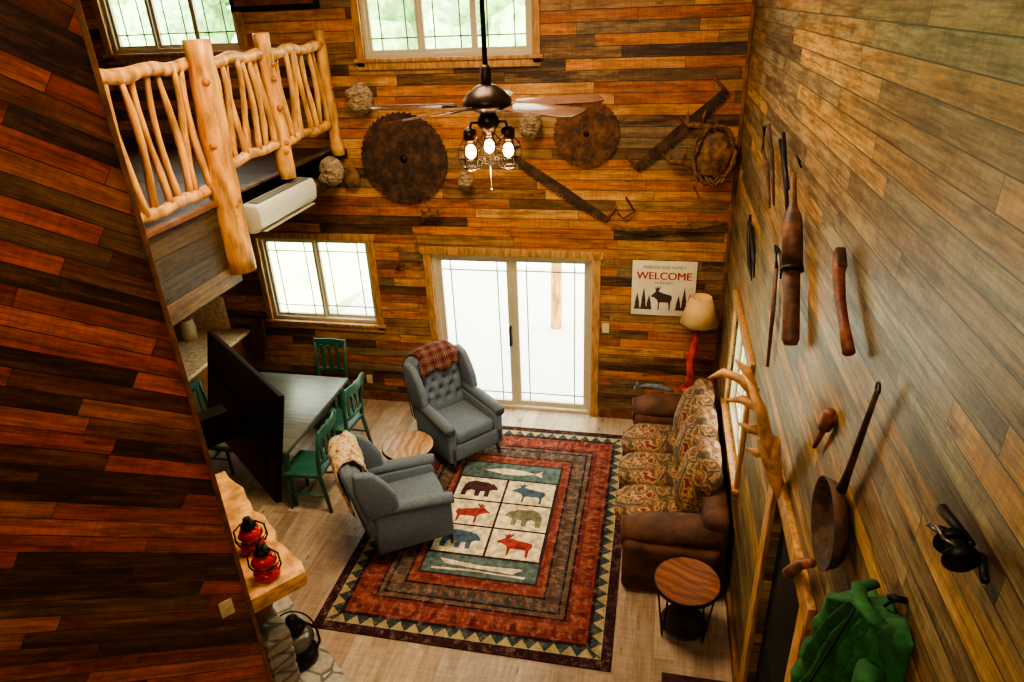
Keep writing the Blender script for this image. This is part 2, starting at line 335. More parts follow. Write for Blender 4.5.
def window(name,plane,u0,u1,z0,z1,npanes,tw=.1,grille=True,sill=True,door=False):
    r=root(name)
    def bx(nm,a0,a1,d0,d1,c0,c1,mat,bev=0):
        return box(nm,a0,a1,d0,d1,c0,c1,mat,r,bev) if plane=='y' else box(nm,d0,d1,a0,a1,c0,c1,mat,r,bev)
    T=-.028
    bx('trim_left',u0-tw,u0,T,0,0 if door else z0-tw,z1,M['trim'],.004); bx('trim_right',u1,u1+tw,T,0,0 if door else z0-tw,z1,M['trim'],.004)
    bx('trim_head',u0-tw-.03,u1+tw+.03,T-.01,0,z1,z1+tw,M['trim'],.004)
    if not door: bx('sill',u0-tw-.03,u1+tw+.03,-.05,0,z0-.035,z0,M['trim'],.004); bx('apron',u0-tw,u1+tw,T,0,z0-tw-.03,z0-.035,M['trim'],.004)
    f=.04
    bx('frame_bottom',u0,u1,.02,.12,z0,z0+f,M['vinyl']); bx('frame_top',u0,u1,.02,.12,z1-f,z1,M['vinyl'])
    bx('frame_left',u0,u0+f,.02,.12,z0+f,z1-f,M['vinyl']); bx('frame_right',u1-f,u1,.02,.12,z0+f,z1-f,M['vinyl'])
    w=(u1-u0-2*f)/npanes
    for i in range(npanes):
        a=u0+f+i*w; b=a+w; s=.035 if not door else .06; dd=.05+(.025 if i%2 else 0)
        bx('sash_l',a,a+s,dd,dd+.04,z0+f,z1-f,M['vinyl']); bx('sash_r',b-s,b,dd,dd+.04,z0+f,z1-f,M['vinyl'])
        bx('sash_b',a+s,b-s,dd,dd+.04,z0+f,z0+f+s,M['vinyl']); bx('sash_t',a+s,b-s,dd,dd+.04,z1-f-s,z1-f,M['vinyl'])
        bx('glass',a+s,b-s,dd+.018,dd+.022,z0+f+s,z1-f-s,M['glass'])
        if grille:
            g=.007; o=.11
            for q in (a+s+o,b-s-o): bx('grille_v',q-g,q+g,dd+.008,dd+.016,z0+f+s,z1-f-s,M['grille'])
            for q in (z0+f+s+o,z1-f-s-o): bx('grille_h',a+s,b-s,dd+.008,dd+.016,q-g,q+g,M['grille'])
    if door: bx('handle',u0+f+w-.05,u0+f+w-.02,-.01,.05,.9,1.15,M['iron'],.004)
    return r
window('door_1','y',-3.32,-1.44,0,2.05,2,tw=.09,door=True)
window('window_1','y',-5.52,-4.09,1.10,2.19,2,tw=.075)
window('window_2','y',-3.83,-2.06,4.16,5.45,3,tw=.08)
window('window_3','y',-6.82,-5.22,4.28,5.45,3,tw=.08)
window('window_4','x',-2.45,-1.2,1.02,2.1,2,tw=.08)
r=root('door_2')
box('leaf',.05,.10,-4.75,-3.87,0,2.12,M['blackm'],r)
box('lite',.04,.052,-4.6,-4.02,1.0,1.9,M['black'],r,.01)
box('panel',.04,.052,-4.6,-4.02,.15,.85,M['blackm'],r,.01)
box('trim_far',-.03,0,-3.87,-3.74,0,2.12,M['trim'],r,.004); box('trim_near',-.03,0,-4.86,-4.75,0,2.12,M['trim'],r,.004); box('trim_head',-.035,0,-4.9,-3.70,2.12,2.24,M['trim'],r,.004)
tube('knob',[(.05,-4.67,1.0),(-.02,-4.67,1.0)],[.014,.014],M['steel'],r); ball('knob_ball',(-.035,-4.67,1.0),.03,M['steel'],r)
for i,(x,z) in enumerate(((-1.28,1.21),(-4.32,.3))):
    r=root('outlet_plate' ,(x,0,z)); box('plate',-.04,.04,-.008,0,-.06,.06,M['plate'],r,.003); box('toggle',-.008,.008,-.018,-.008,-.012,.012,M['plate'],r)
# ---------------------------------------------------------------- chase, mantel, stone, tv
A=Vector((-3.15,-4.49,0)); rzc=math.atan2(nn.y,nn.x)-math.pi/2
def W2(along,nd,z=0): 
    p=A+aa*along+nn*nd; return (p.x,p.y,z)
c=[W2(0,0),W2(1.6,0),W2(1.6,-2.6),W2(0,-2.6)]
mk('wall_chimney_chase',[(p[0],p[1],0) for p in c]+[(p[0],p[1],6.3) for p in c],[(0,1,2,3),(4,7,6,5),(0,1,5,4),(1,2,6,5),(2,3,7,6),(3,0,4,7)],M['chase'])
r=root('trim_2',W2(0,0,0),rzc); box('corner_board',-.002,.008,-.022,.004,0,6.3,M['trimd'],r,.002)
r=root('switch_plate',W2(0,-.14,1.34),rzc); box('plate',0,.008,-.04,.04,-.06,.06,M['plate'],r,.003); box('toggle',.008,.02,-.006,.006,-.015,.015,M['plate'],r)
r=root('fireplace_mantel',W2(0,0,0),rzc)
vs=[];nseg=14
for i in range(nseg+1):
    x=-1.5*i/nseg; dd=.38+.018*math.sin(i*1.3)+.012*math.sin(i*2.9)
    vs+=[(x,0.0,1.18),(x,dd-.02,1.18),(x,dd,1.24),(x,dd-.008,1.3),(x,0.0,1.3)]
fs=[]
for i in range(nseg):
    for k in range(5): fs.append((i*5+k,i*5+(k+1)%5,(i+1)*5+(k+1)%5,(i+1)*5+k))
fs+=[(0,1,2,3,4),tuple(nseg*5+k for k in (4,3,2,1,0))]
mk('slab',vs,fs,M['mantel'],r,bev=.008)
for xx in (-.2,-1.3): prism('corbel',[(0,.9),(.06,.9),(.26,1.18),(0,1.18)],0,xx-.06,xx+.06,M['cab'],r,bev=.006)
r=root('stone_fireplace',W2(0,0,0),rzc)
random.seed(3)
z=.06
while z<.88:
    h=random.uniform(.12,.2); x=0
    while x>-1.5:
        w=min(random.uniform(.16,.34),x+1.5) 
        if w<.02: break
        if not(-1.15<x-w/2<-.4 and z<.75):
            cbox('stone',(x-w/2,.09+random.uniform(-.01,.02),z+h/2),(w-.012,.2,h-.012),M['stone'],r,bev=.03)
        x-=w
    z+=h
box('firebox',-1.2,-.35,.0,.03,.06,.8,M['black'],r)
box('hearth_slab',-1.55,.02,0,.52,0,.06,M['stone'],r,.015)
r=root('television',W2(0,0,0),rzc)
tilt=math.atan2(.15,.67)
tvp=root('tv_tilt'); tvp.parent=r; tvp.location=(-.49,.26,2.0); tvp.rotation_euler=(-tilt,0,0)
box('screen_panel',-.61,.61,0,.035,0,.70,M['black'],tvp,.006); box('screen_glass',-.6,.6,.035,.038,.012,.688,M['black'],tvp)
box('rear_housing',-.45,.45,-.012,0,.06,.42,M['black'],tvp,.008)
box('wall_bracket',-.55,-.43,0,.26,2.2,2.4,M['iron'],r)
def lantern(name,loc,glass,h=.3,rz=0):
    k=h/.3; r=root(name,loc,rz)
    P=lambda L:[(a*k,b*k) for a,b in L]
    red=glass=='red'
    lathe('fuel_base',P([(.08,0),(.09,.015),(.09,.055),(.075,.07),(.035,.08),(.035,.09)]),M['red'] if red else M['iron'],r)
    lathe('globe',P([(.03,.085),(.07,.105),(.085,.14),(.07,.185),(.038,.205)]),M['red'] if red else M['steel'],r)
    lathe('hood',P([(.04,.205),(.058,.22),(.048,.245),(.026,.26),(.03,.285),(.001,.3)]),M['iron'],r)
    for s in (-1,1): tube('side_tube',[(s*.08*k,0,.04*k),(s*.11*k,0,.1*k),(s*.105*k,0,.2*k),(s*.05*k,0,.25*k)],.007*k,M['iron'],r,8)
    if not red:
        tube('bail',[(.1*k*math.cos(t),0,.2*k+.13*k*math.sin(t)) for t in [math.pi*i/12 for i in range(13)]],.004*k,M['iron'],r,6)
    else: tube('bail',[(.11*k*math.cos(t),-.06*math.sin(t)*k,.15*k-.05*k*math.sin(t)) for t in [math.pi*i/12 for i in range(13)]],.004*k,M['iron'],r,6)
    lathe('guard',P([(.086,.14),(.089,.143),(.086,.146)]),M['iron'],r)
lantern('railroad_lantern',W2(.13,.17,1.3),'red',.28,.3); lantern('railroad_lantern',W2(.44,.2,1.3),'red',.28,.6)
lantern('black_lantern',W2(.475,.33,.06),'blk',.46,.4)
# ---------------------------------------------------------------- loft
LX=-4.28
r=root('loft_balcony')
box('deck',-7.2,LX,-3.4,0,3.05,3.25,M['beamd'],r); box('fascia_far',LX-.06,LX+.0,-2.25,0,2.88,3.27,M['beamd'],r)
box('fascia_near',LX-.10,LX+.02,-3.4,-2.25,2.55,3.25,M['beamd'],r,.006); box('ledge',LX-.12,LX+.06,-3.4,-2.2,3.25,3.29,M['trimd'],r,.006)
box('beam_return',-7.2,LX-.1,-3.42,-3.3,2.55,3.05,M['beamd'],r)
r=root('log_railing')
def logpost(x,y,z0,z1,r0,nm='post',seed=0,lean=0):
    random.seed(seed); pts=[];rad=[];n=12
    for i in range(n+1):
        t=i/n; pts.append((x+.018*math.sin(3*t+seed)+lean*t,y+.02*math.sin(4*t+seed*2),z0+(z1-z0)*t)); rad.append(r0*(1.12-.2*t+random.uniform(-.08,.08)))
    tube(nm,pts,rad,M['log'],r,14)
    for _ in range(5):
        t=random.uniform(.15,.9); an=random.uniform(-1.2,1.2); ball('knot',(x+r0*.8*math.cos(an),y-r0*.8*abs(math.sin(an)),z0+(z1-z0)*t),r0*.36,M['logd'],r,sub=2)
posts=[(-.1,3.2,4.45,.062,2),(-1.22,3.2,4.47,.075,3),(-2.26,2.66,4.47,.11,5),(-3.42,2.9,4.47,.08,8)]
for (y,z0,z1,rr,sd) in posts[:3]: logpost(LX+ (.03 if sd!=5 else .06),y,z0,z1,rr,'post',sd)
for i in range(3):
    y0,y1=posts[i][0],posts[i+1][0]
    for z,rr in ((4.3,.05),(3.52 if i<2 else 3.38,.045)):
        n=8; pts=[(LX+.02*math.sin(i*2+j),y0+(y1-y0)*j/n,z+.015*math.sin(j*1.7+i)) for j in range(n+1)]
        tube('rail',pts,[rr*random.uniform(.9,1.1) for _ in pts],M['log'],r,12)
    nb=9
    for j in range(1,nb):
        random.seed(i*20+j)
        y=y0+(y1-y0)*j/nb; zb=3.52 if i<2 else 3.38
        pts=[];rad=[]
        ph=random.uniform(0,6)
        for k in range(9):
            t=k/8; pts.append((LX+.02*math.sin(4*t+ph),y+.018*math.sin(3*t+ph*1.3),zb+(4.3-zb)*t)); rad.append(.026*random.uniform(.85,1.15)*(1.15-.25*t))
        tube('baluster',pts,rad,M['log'],r,8)
r=root('mini_split_ac')
prof=[(0,2.90),(.08,2.90),(.16,2.95),(.175,3.07),(.15,3.15),(0,3.16)]
prism('body',[(LX+.01+a,b) for a,b in prof],1,-2.04,-.98,M['ac'],r,bev=.015)
box('louver',LX+.08,LX+.17,-1.98,-1.04,2.905,2.915,M['vinyl'],r)
box('intake_slot',LX+.05,LX+.14,-1.98,-1.04,3.155,3.166,M['grille'],r)
tube('line_cover',[(LX+.1,-.98,3.0),(LX+.06,-.8,3.02),(LX+.04,-.72,3.02)],.03,M['bark'],r)
r=root('framed_picture',(-4.75,0,4.95)); box('frame',-.5,.5,-.03,0,-.3,.3,M['blackm'],r,.006); box('picture',-.45,.45,-.035,-.03,-.25,.25,M['cab'],r)
# ---------------------------------------------------------------- ceiling fan
FC=Vector((-1.72,-3.35,0)); fz=4.11
r=root('ceiling_fan',(FC.x,FC.y,0),math.radians(14))
tube('downrod',[(0,0,fz+.1),(0,0,6.25)],.014,M['iron'],r); lathe('canopy',[(.07,6.3),(.07,6.26),(.02,6.2)],M['iron'],r)
lathe('coupling',[(.016,fz+.22),(.03,fz+.2),(.03,fz+.15),(.03,fz+.11)],M['bronze'],r)
lathe('motor_housing',[(.03,fz+.12),(.06,fz+.11),(.10,fz+.08),(.135,fz+.04),(.135,fz+.015),(.10,fz-.01),(.05,fz-.03)],M['bronze'],r)
for a in (8,80,172,226,314):
    t=math.radians(a)
    b=root('blade_assembly'); b.parent=r; b.rotation_euler=(0,0,t); b.location=(0,0,fz+.01)
    prism('blade',[(.17,-.055),(.3,-.07),(.6,-.075),(.655,-.055),(.665,0),(.655,.055),(.6,.075),(.3,.07),(.17,.055)],2,-.004,.004,M['blade'],b,bev=.002).rotation_euler=(math.radians(11 if a!=172 else 16),0,0)
    prism('blade_iron',[(.08,-.02),(.17,-.03),(.25,-.035),(.25,.035),(.17,.03),(.08,.02)],2,-.012,-.004,M['bronze'],b,bev=.002).rotation_euler=(math.radians(11),0,0)
lathe('light_fitter',[(.04,fz-.03),(.06,fz-.06),(.06,fz-.1),(.03,fz-.13),(.001,fz-.15)],M['bronze'],r)
for a in (195,345,90):
    t=math.radians(a); x=.1*math.cos(t); y=.1*math.sin(t)
    tube('arm',[(x*.4,y*.4,fz-.08),(x,y,fz-.08),(x*1.1,y*1.1,fz-.12)],.009,M['bronze'],r,8)
    L_=root('cage_light'); L_.parent=r; L_.location=(x*1.1,y*1.1,fz-.14); L_.scale=(1.25,1.25,1.25)
    lathe('socket',[(.012,.03),(.03,.02),(.032,-.02),(.02,-.03)],M['bronze'],L_)
    ball('bulb',(0,0,-.075),.024,M['bulb'],L_,(1,1,1.35))
    for k in range(6):
        q=2*math.pi*k/6; pp=[(.03,-.02),(.055,-.06),(.058,-.1),(.04,-.145),(.004,-.16)]
        tube('cage_wire',[(a_*math.cos(q),a_*math.sin(q),z_) for a_,z_ in pp],.0028,M['iron'],L_,5)
    for rr,zz in ((.055,-.06),(.058,-.1),(.04,-.145)):
        tube('cage_ring',[(rr*math.cos(2*math.pi*k/16),rr*math.sin(2*math.pi*k/16),zz) for k in range(17)],.0028,M['iron'],L_,5)
tube('pull_chain',[(0,0,fz-.15),(0,0,fz-.45)],.002,M['steel'],r,5); ball('pull_knob',(0,0,fz-.46),.008,M['steel'],r,sub=1)
for s in (-.1,.1):
    l=bpy.data.lights.new('fan_bulb_light','POINT'); l.energy=24; l.color=(1,.62,.30); l.shadow_soft_size=.04; o=bpy.data.objects.new('fan_bulb_light',l); o.location=(FC.x+s,FC.y,fz-.42); S.collection.objects.link(o)
# ---------------------------------------------------------------- back wall decor
def sawblade(name,c,R,nt,mat):
    r=root(name,c); poly=[]
    for i in range(nt):
        a=2*math.pi*i/nt; a2=2*math.pi*(i+.75)/nt
        poly+=[(R*math.cos(a),R*math.sin(a)),(R*.955*math.cos(a2),R*.955*math.sin(a2))]
    prism('blade',poly,1,-.035,-.025,mat,r); 
    lathe('arbor_collar',[(.001,.05),(.035*R/.5,.05),(.045*R/.5,.035)],M['iron'],r,rot=(math.pi/2,0,0)); tube('peg',[(0,-.001,0),(0,-.04,0)],.012,M['iron'],r)
sawblade('circular_saw_blade',(-3.51,-.005,3.14),.50,48,M['rust2']); sawblade('circular_saw_blade',(-1.52,-.005,3.40),.34,40,M['rust'])
def xsaw(name,p0,p1,w0,w1,teeth,mat):
    p0=Vector((p0[0],0,p0[1])); p1=Vector((p1[0],0,p1[1])); d=p1-p0; L=d.length; ang=math.atan2(d.z,d.x)
    r=root(name,(p0.x,0,p0.z)); r.rotation_euler=(0,-ang,0)
    poly=[]; 
    for i in range(teeth+1):
        x=L*i/teeth; q=-(w0+(w1-w0)*math.sin(math.pi*i/teeth)); poly.append((x,q)); 
        if i<teeth: poly.append((x+L/teeth*.5,q-.018))
    poly+=[(L,w0*.6),(L*.5,w0*.6+.01),(0,w0*.6)]
    prism('blade',poly,1,-.03,-.024,mat,r)
    for x in (0.02,L-.02): tube('handle',[(x,-.03,-.03),(x,-.03,.17)],[.016,.013],M['wood_r'],r,8)
xsaw('crosscut_saw',(-2.33,3.20),(-1.27,2.50),.04,.07,30,M['rust2'])
xsaw('crosscut_saw',(-1.02,3.05),(-.18,3.80),.05,.07,26,M['rust2'])
def nest(name,c,R,s=(1,.8,1.15)):
    r=root(name,c); ball('paper_body',(0,0,0),R,M['nest'],r,s,.05,4)
    for k in range(4): ball('comb_lobe',(random.uniform(-.5,.5)*R,-.4*R,random.uniform(-.6,.6)*R),R*.5,M['nest'],r,(1,1,.8),.06,3)
nest('hornet_nest',(-3.88,-.14,3.78),.14); nest('hornet_nest',(-2.08,-.12,3.5),.115); nest('hornet_nest',(-2.82,-.09,2.92),.085)
nest('hornet_nest',(-4.12,-.56,3.12),.13)
r=root('snapping_turtle_shell',(-4.14,-.07,2.94)); ball('shell',(0,0,0),.10,M['burl'],r,(1,.4,1.2),.06)
r=root('driftwood_branch'); tube('branch',[(-1.24,-.05,2.42),(-1.0,-.06,2.40),(-.7,-.05,2.44),(-.4,-.06,2.44),(-.02-.04,-.05,2.5)],[.018,.026,.024,.028,.02],M['bark'],r,8)
tube('twig',[(-.5,-.06,2.44),(-.35,-.07,2.52)],[.014,.006],M['bark'],r,6)
r=root('iron_sickle'); tube('blade',[(-1.1,-.03,2.75),(-1.0,-.04,2.6),(-1.12,-.04,2.52),(-1.18,-.04,2.58)],.012,M['rust2'],r,6)
def antler(name,loc,sc,rz=0,mat='antler',flip=1):
    r=root(name,loc,rz)
    P=lambda L:[(a*sc*flip,b*sc,c_*sc) for a,b,c_ in L]
    tube('main_beam',P([(0,0,0),(.06,-.05,.08),(.16,-.1,.12),(.28,-.1,.13),(.38,-.06,.2)]),[.022*sc*2,.02*sc*2,.018*sc*2,.014*sc*2,.004*sc],M[mat],r,8)
    for b,t in (((.06,-.05,.08),(.03,-.1,.2)),((.16,-.1,.12),(.15,-.13,.27)),((.28,-.1,.13),(.3,-.13,.26))): tube('tine',P([b,((b[0]+t[0])/2+.01,(b[1]+t[1])/2,(b[2]+t[2])/2),t]),[.02*sc,.016*sc,.003*sc],M[mat],r,6)
antler('shed_antler',(-3.38,-.02,2.45),.8,mat='bark'); antler('shed_antler',(-.35,-.02,3.0),1.1,mat='bark',flip=-1); antler('shed_antler',(-.2,-.02,3.35),1.1,mat='bark',flip=-1); antler('shed_antler',(-3.75,-.02,1.85),.35,mat='rust2')
r=root('burl_wreath',(-.26,-.16,3.22))
random.seed(11)
ball('burl_body',(0,0,0),.2,M['burl'],r,(1,.55,1.25),.08,4)
for k in range(22):
    t=2*math.pi*k/22; R_=.2; j=random.uniform(.8,1.1)
    tube('vine',[(R_*j*math.cos(t),-.05,R_*1.3*j*math.sin(t)),(R_*j*math.cos(t+.4),-.1,R_*1.45*math.sin(t+.4)),(R_*.9*math.cos(t+.8),-.06,R_*1.3*j*math.sin(t+.8))],[.014,.018,.008],M['bark'],r,6)
tube('hanging_branch',[(-.12,-.02,-.2),(-.16,-.05,-.32),(-.1,-.05,-.42)],[.02,.014,.006],M['bark'],r,6)
r=root('dried_root',(-5.75,-.05,.75))
for k in range(9): random.seed(k); tube('root_strand',[(random.uniform(-.08,.08),0,.35),(random.uniform(-.12,.12),-.04,.1),(random.uniform(-.16,.16),-.03,-.25)],[.02,.014,.004],M['bark'],r,6)
# ---------------------------------------------------------------- welcome sign
BEAR=[(0,.35),(.05,.42),(.12,.5),(.16,.56),(.2,.52),(.3,.58),(.5,.6),(.7,.62),(.85,.55),(.93,.4),(.95,.2),(.95,0),(.82,0),(.8,.18),(.72,.25),(.6,.22),(.58,.0),(.46,0),(.45,.2),(.34,.22),(.32,0),(.2,0),(.2,.25),(.1,.3),(.02,.3)]
MOOSE=[(0,.55),(.02,.5),(.1,.5),(.18,.45),(.25,.4),(.3,.3),(.3,0),(.35,0),(.36,.28),(.42,.3),(.68,.3),(.74,.28),(.76,0),(.81,0),(.82,.3),(.88,.45),(.86,.58),(.7,.62),(.5,.66),(.36,.72),(.3,.72),(.34,.8),(.42,.95),(.3,.86),(.26,.95),(.22,.84),(.14,.9),(.2,.74),(.12,.66)]
r=root('welcome_sign',(-.655,0,1.73))
box('board',-.345,.345,-.025,-.005,-.32,.32,M['sign'],r,.004)
def text(s,size,x,z,mat,par,y=-.027,off=.0):
    cu=bpy.data.curves.new('txt','FONT'); cu.body=s; cu.size=size; cu.align_x='CENTER'; cu.extrude=.001; cu.offset=size*off
    o=bpy.data.objects.new('tmp',cu); S.collection.objects.link(o); bpy.context.view_layer.update()
    me=bpy.data.meshes.new_from_object(o.evaluated_get(bpy.context.evaluated_depsgraph_get())); bpy.data.objects.remove(o)
    ob=bpy.data.objects.new('lettering',me); S.collection.objects.link(ob); me.materials.clear(); me.materials.append(mat); ob.parent=par; ob.location=(x,y,z); ob.rotation_euler=(math.pi/2,0,0)
    return ob
text('FRIENDS AND FAMILY',.047,0,.235,M['signblk'],r); text('WELCOME',.122,-.003,.11,M['signred'],r); text('WELCOME',.122,.003,.11,M['signred'],r,-.0265); text('to the cabin',.04,0,.06,M['signblk'],r)
prism('deer',[(a*.26-.13,b*.3-.25) for a,b in MOOSE],1,-.028,-.026,M['signblk'],r)
for x,h in ((-.28,.2),(-.21,.27),(-.15,.18),(.17,.18),(.23,.28),(.29,.21)):
    prism('pine',[(x-.035,-.25),(x+.035,-.25),(x+.02,-.25+h*.35),(x+.026,-.25+h*.35),(x,-.25+h),(x-.026,-.25+h*.35),(x-.02,-.25+h*.35)],1,-.028,-.026,M['signblk'],r)
# ---------------------------------------------------------------- rug
RC=(-2.165,-2.0)
r=root('area_rug',(RC[0],RC[1],0)); box('pile',-RHX,RHX,-RHY,RHY,.001,.014,M['rug'],r)
def rp(nm,x0,x1,y0,y1,z,mat): box(nm,x0,x1,y0,y1,.013,z,mat,r)
rp('centre_field',-.56,.54,-.86,.86,.0150,M['rblack']); rp('top_strip',-.54,.52,.58,.84,.0158,M['rgreen']); rp('bottom_strip',-.54,.52,-.84,-.6,.0158,M['rgreen'])
xs=[-.54,-.01,.52]; ys=[-.585,-.19,.19,.57]
an=[('B','rblue'),('M','rred'),('M','rred'),('B','rolive'),('B','rmar'),('M','rblue')]
k=0
for j in range(3):
    for i in range(2):
        x0,x1,y0,y1=xs[i]+.012,xs[i+1]-.012,ys[j]+.012,ys[j+1]-.012
        rp('panel',x0,x1,y0,y1,.0164,M['rcream'])
        kind,mt=an[k]; k+=1; sh=BEAR if kind=='B' else MOOSE; sc=.40; ky=1 if kind=='B' else .8; hh=.62*sc if kind=='B' else .95*sc*.8
        mir=-1 if k%2 else 1
        prism('animal',[((x0+x1)/2+mir*(a-.47)*sc,(y0+y1)/2-hh/2+b*sc*ky) for a,b in sh],2,.0165,.0172,M[mt],r)
prism('canoe',[(-.4,-.66),(-.34,-.72),(.3,-.76),(.38,-.7),(.36,-.69),(.0,-.7),(-.3,-.67)],2,.0159,.0168,M['rcream'],r)
prism('trout',[(-.3,.71),(-.1,.76),(.1,.75),(.25,.71),(.33,.76),(.33,.66),(.25,.7),(.1,.66),(-.1,.66)],2,.0159,.0168,M['rcream'],r)
prism('paddle',[(-.45,-.8),(-.1,-.78),(.2,-.79),(.42,-.8),(.42,-.775),(.2,-.775),(-.1,-.765),(-.45,-.775)],2,.0159,.0168,M['rcream'],r)
r=root('doormat',(-.28,-3.84,0)); box('mat',-.26,.24,-.3,.3,.001,.015,M['rmar'],r,.004); box('mat_field',-.2,.18,-.22,.22,.015,.0165,M['floral'],r)
# ---------------------------------------------------------------- armchairs
def tufted(name,w,h,th,mat,par,loc,rot):
    nx,nz=36,44; vs=[];fs=[]; btn=[]
    rows=5
    for j in range(rows):
        cnt=4 if j%2==0 else 3
        for i in range(cnt): btn.append(((i-(cnt-1)/2)*w/4.3,h*(.24+.155*j)))
    for j in range(nz+1):
        for i in range(nx+1):
            x=-w/2+w*i/nx; z=h*j/nz
            e=min(1,min((w/2-abs(x))/(.10*w),(h-z)/(.10*h),z/(.06*h)+.3)); e=max(e,0)**.5
            top=1-.10*(abs(x)/(w/2))**2.5*(z/h)
            d=th*e
            for bx_,bz in btn:
                q=((x-bx_)**2+(z-bz)**2)/(.0013); d-=.044*math.exp(-q)
                q2=abs(abs(x-bx_)-abs(z-bz)*.72); dist=math.hypot(x-bx_,z-bz)
                if dist<.09: d-=.013*math.exp(-(q2/.012)**2)*(1-dist/.09)
            vs.append((x,d,z*top))
    for j in range(nz):
        for i in range(nx): a=j*(nx+1)+i; fs.append((a,a+1,a+nx+2,a+nx+1))
    o=mk(name,vs,fs,mat,par,smooth=True,loc=loc,rot=rot)
    for bx_,bz in btn: 
        b=ball('button',(bx_,th-.036,bz),.011,M['fabricd'],o,sub=2)
    return o
def armchair(loc,rz,throw='throw'):
    r=root('wingback_armchair',(loc[0],loc[1],.0175),rz)
    for sx in (-1,1):
        for y in (-.32,.34):
            tube('leg',[(sx*.29,y,.13),(sx*.30,y*1.04,.0)],[.026,.015],M['darkwood'],r,10)
    box('base',-.33,.33,-.34,.34,.13,.34,M['fabric'],r,.03)
    box('front_rail',-.345,.345,.33,.37,.14,.33,M['fabric'],r,.02)
    cbox('seat_cushion',(0,.07,.405),(.50,.60,.15),M['fabric'],r,bev=.05,seg=5)
    for sx in (-1,1):
        prism('arm_panel',[(-.34,.14),(.37,.14),(.37,.5),(.33,.545),(-.34,.58)],0,sx*.25,sx*.36,M['fabric'],r,bev=.025)
        tube('arm_roll',[(sx*.315,-.30,.60),(sx*.32,0,.595),(sx*.325,.3,.565),(sx*.325,.385,.55)],[.055,.062,.062,.052],M['fabric'],r,16)
        lathe('arm_scroll',[(.001,.0),(.05,.0),(.055,-.01)],M['fabricd'],r,(sx*.325,.39,.55),rot=(-math.pi/2,0,0),n=18)
        prism('wing',[(-.40,.56),(-.18,.58),(-.10,.64),(-.12,.78),(-.20,.92),(-.30,1.04),(-.46,1.08),(-.48,.9)],0,sx*.29,sx*.375,M['fabric'],r,bev=.03,seg=4)
    bk=root('back'); bk.parent=r; bk.location=(0,-.30,.36); bk.rotation_euler=(math.radians(12),0,0)
    prism('back_shell',[(-.35,0),(.35,0),(.36,.62),(.31,.73),(.18,.775),(0,.79),(-.18,.775),(-.31,.73),(-.36,.62)],1,-.10,.0,M['fabric'],bk,bev=.03,seg=4)
    tufted('tufted_back',.60,.74,.075,M['fabric'],bk,(0,0,.02),(0,0,0))
    for sx in (-1,1): tube('piping',[(sx*.355,-.1,.05),(sx*.365,-.1,.62),(sx*.31,-.1,.74),(0,-.1,.80)],.006,M['fabricd'],bk,6)
    vs=[];fs=[];n1,n2=14,22
    path=[(.105,.54),(.10,.6),(.095,.72),(.04,.81),(-.05,.83),(-.13,.79),(-.15,.62),(-.15,.42)]
    if throw=='throwl': path=path[1:]+[(-.155,.3)]
    for i in range(n2+1):
        s=i/n2*(len(path)-1); k=min(int(s),len(path)-2); f=s-k; y=path[k][0]*(1-f)+path[k+1][0]*f; z=path[k][1]*(1-f)+path[k+1][1]*f
        for j in range(n1+1):
            x=-.27+.5*j/n1+.02*math.sin(i*.6); 
            vs.append((x,y+.012*math.sin(j*1.9+i*.3),z+.012*math.sin(j*1.1)+(.05*math.sin(j*.8) if i in (0,n2) else 0)-.10*(abs(x)/.3)**3*(1 if 6<i<16 else .3)))
    for i in range(n2):
        for j in range(n1): a=i*(n1+1)+j; fs.append((a,a+1,a+n1+2,a+n1+1))
    o=mk('throw_blanket',vs,fs,M[throw],bk,smooth=True); so=o.modifiers.new('s','SOLIDIFY'); so.thickness=.02; so.offset=0
    return r
armchair((-2.97,-2.39),math.radians(33-90),'throwl')
armchair((-2.85,-.94),math.radians(-41-90),'throw')
# ---------------------------------------------------------------- round tables
def sidetable(name,c,h,R,mat,shelf=False,z0=0,rz=0):
    r=root(name,(c[0],c[1],z0),rz); h-=z0
    lathe('top',[(.001,h-.035),(R-.006,h-.035),(R,h-.028),(R,h-.006),(R-.006,h),(.001,h)],mat,r,n=48,smooth=False)
    lathe('rim',[(R+.001,h-.036),(R+.004,h-.034),(R+.004,h-.004),(R+.001,h-.002)],M['iron'],r,n=48)
    for k in range(3):
        a=2*math.pi*k/3+.4; ca,sa=math.cos(a),math.sin(a); b=a+.42; d=a-.42
        q=R*.9
        tube('wire_leg',[(q*math.cos(b),q*math.sin(b),h-.036),(R*.72*ca,R*.72*sa,.009),(q*math.cos(d),q*math.sin(d),h-.036)],.008,M['iron'],r,8)
    if shelf: lathe('lower_shelf',[(.001,.10),(R*.72,.10),(R*.72,.125),(.001,.125)],M['darkwood'],r,n=36,smooth=False)
sidetable('round_side_table',(-3.2,-1.62),.50,.27,M['slab2'],z0=.015); sidetable('round_side_table',(-.38,-3.12),.56,.25,M['slab'],True,rz=1.1)
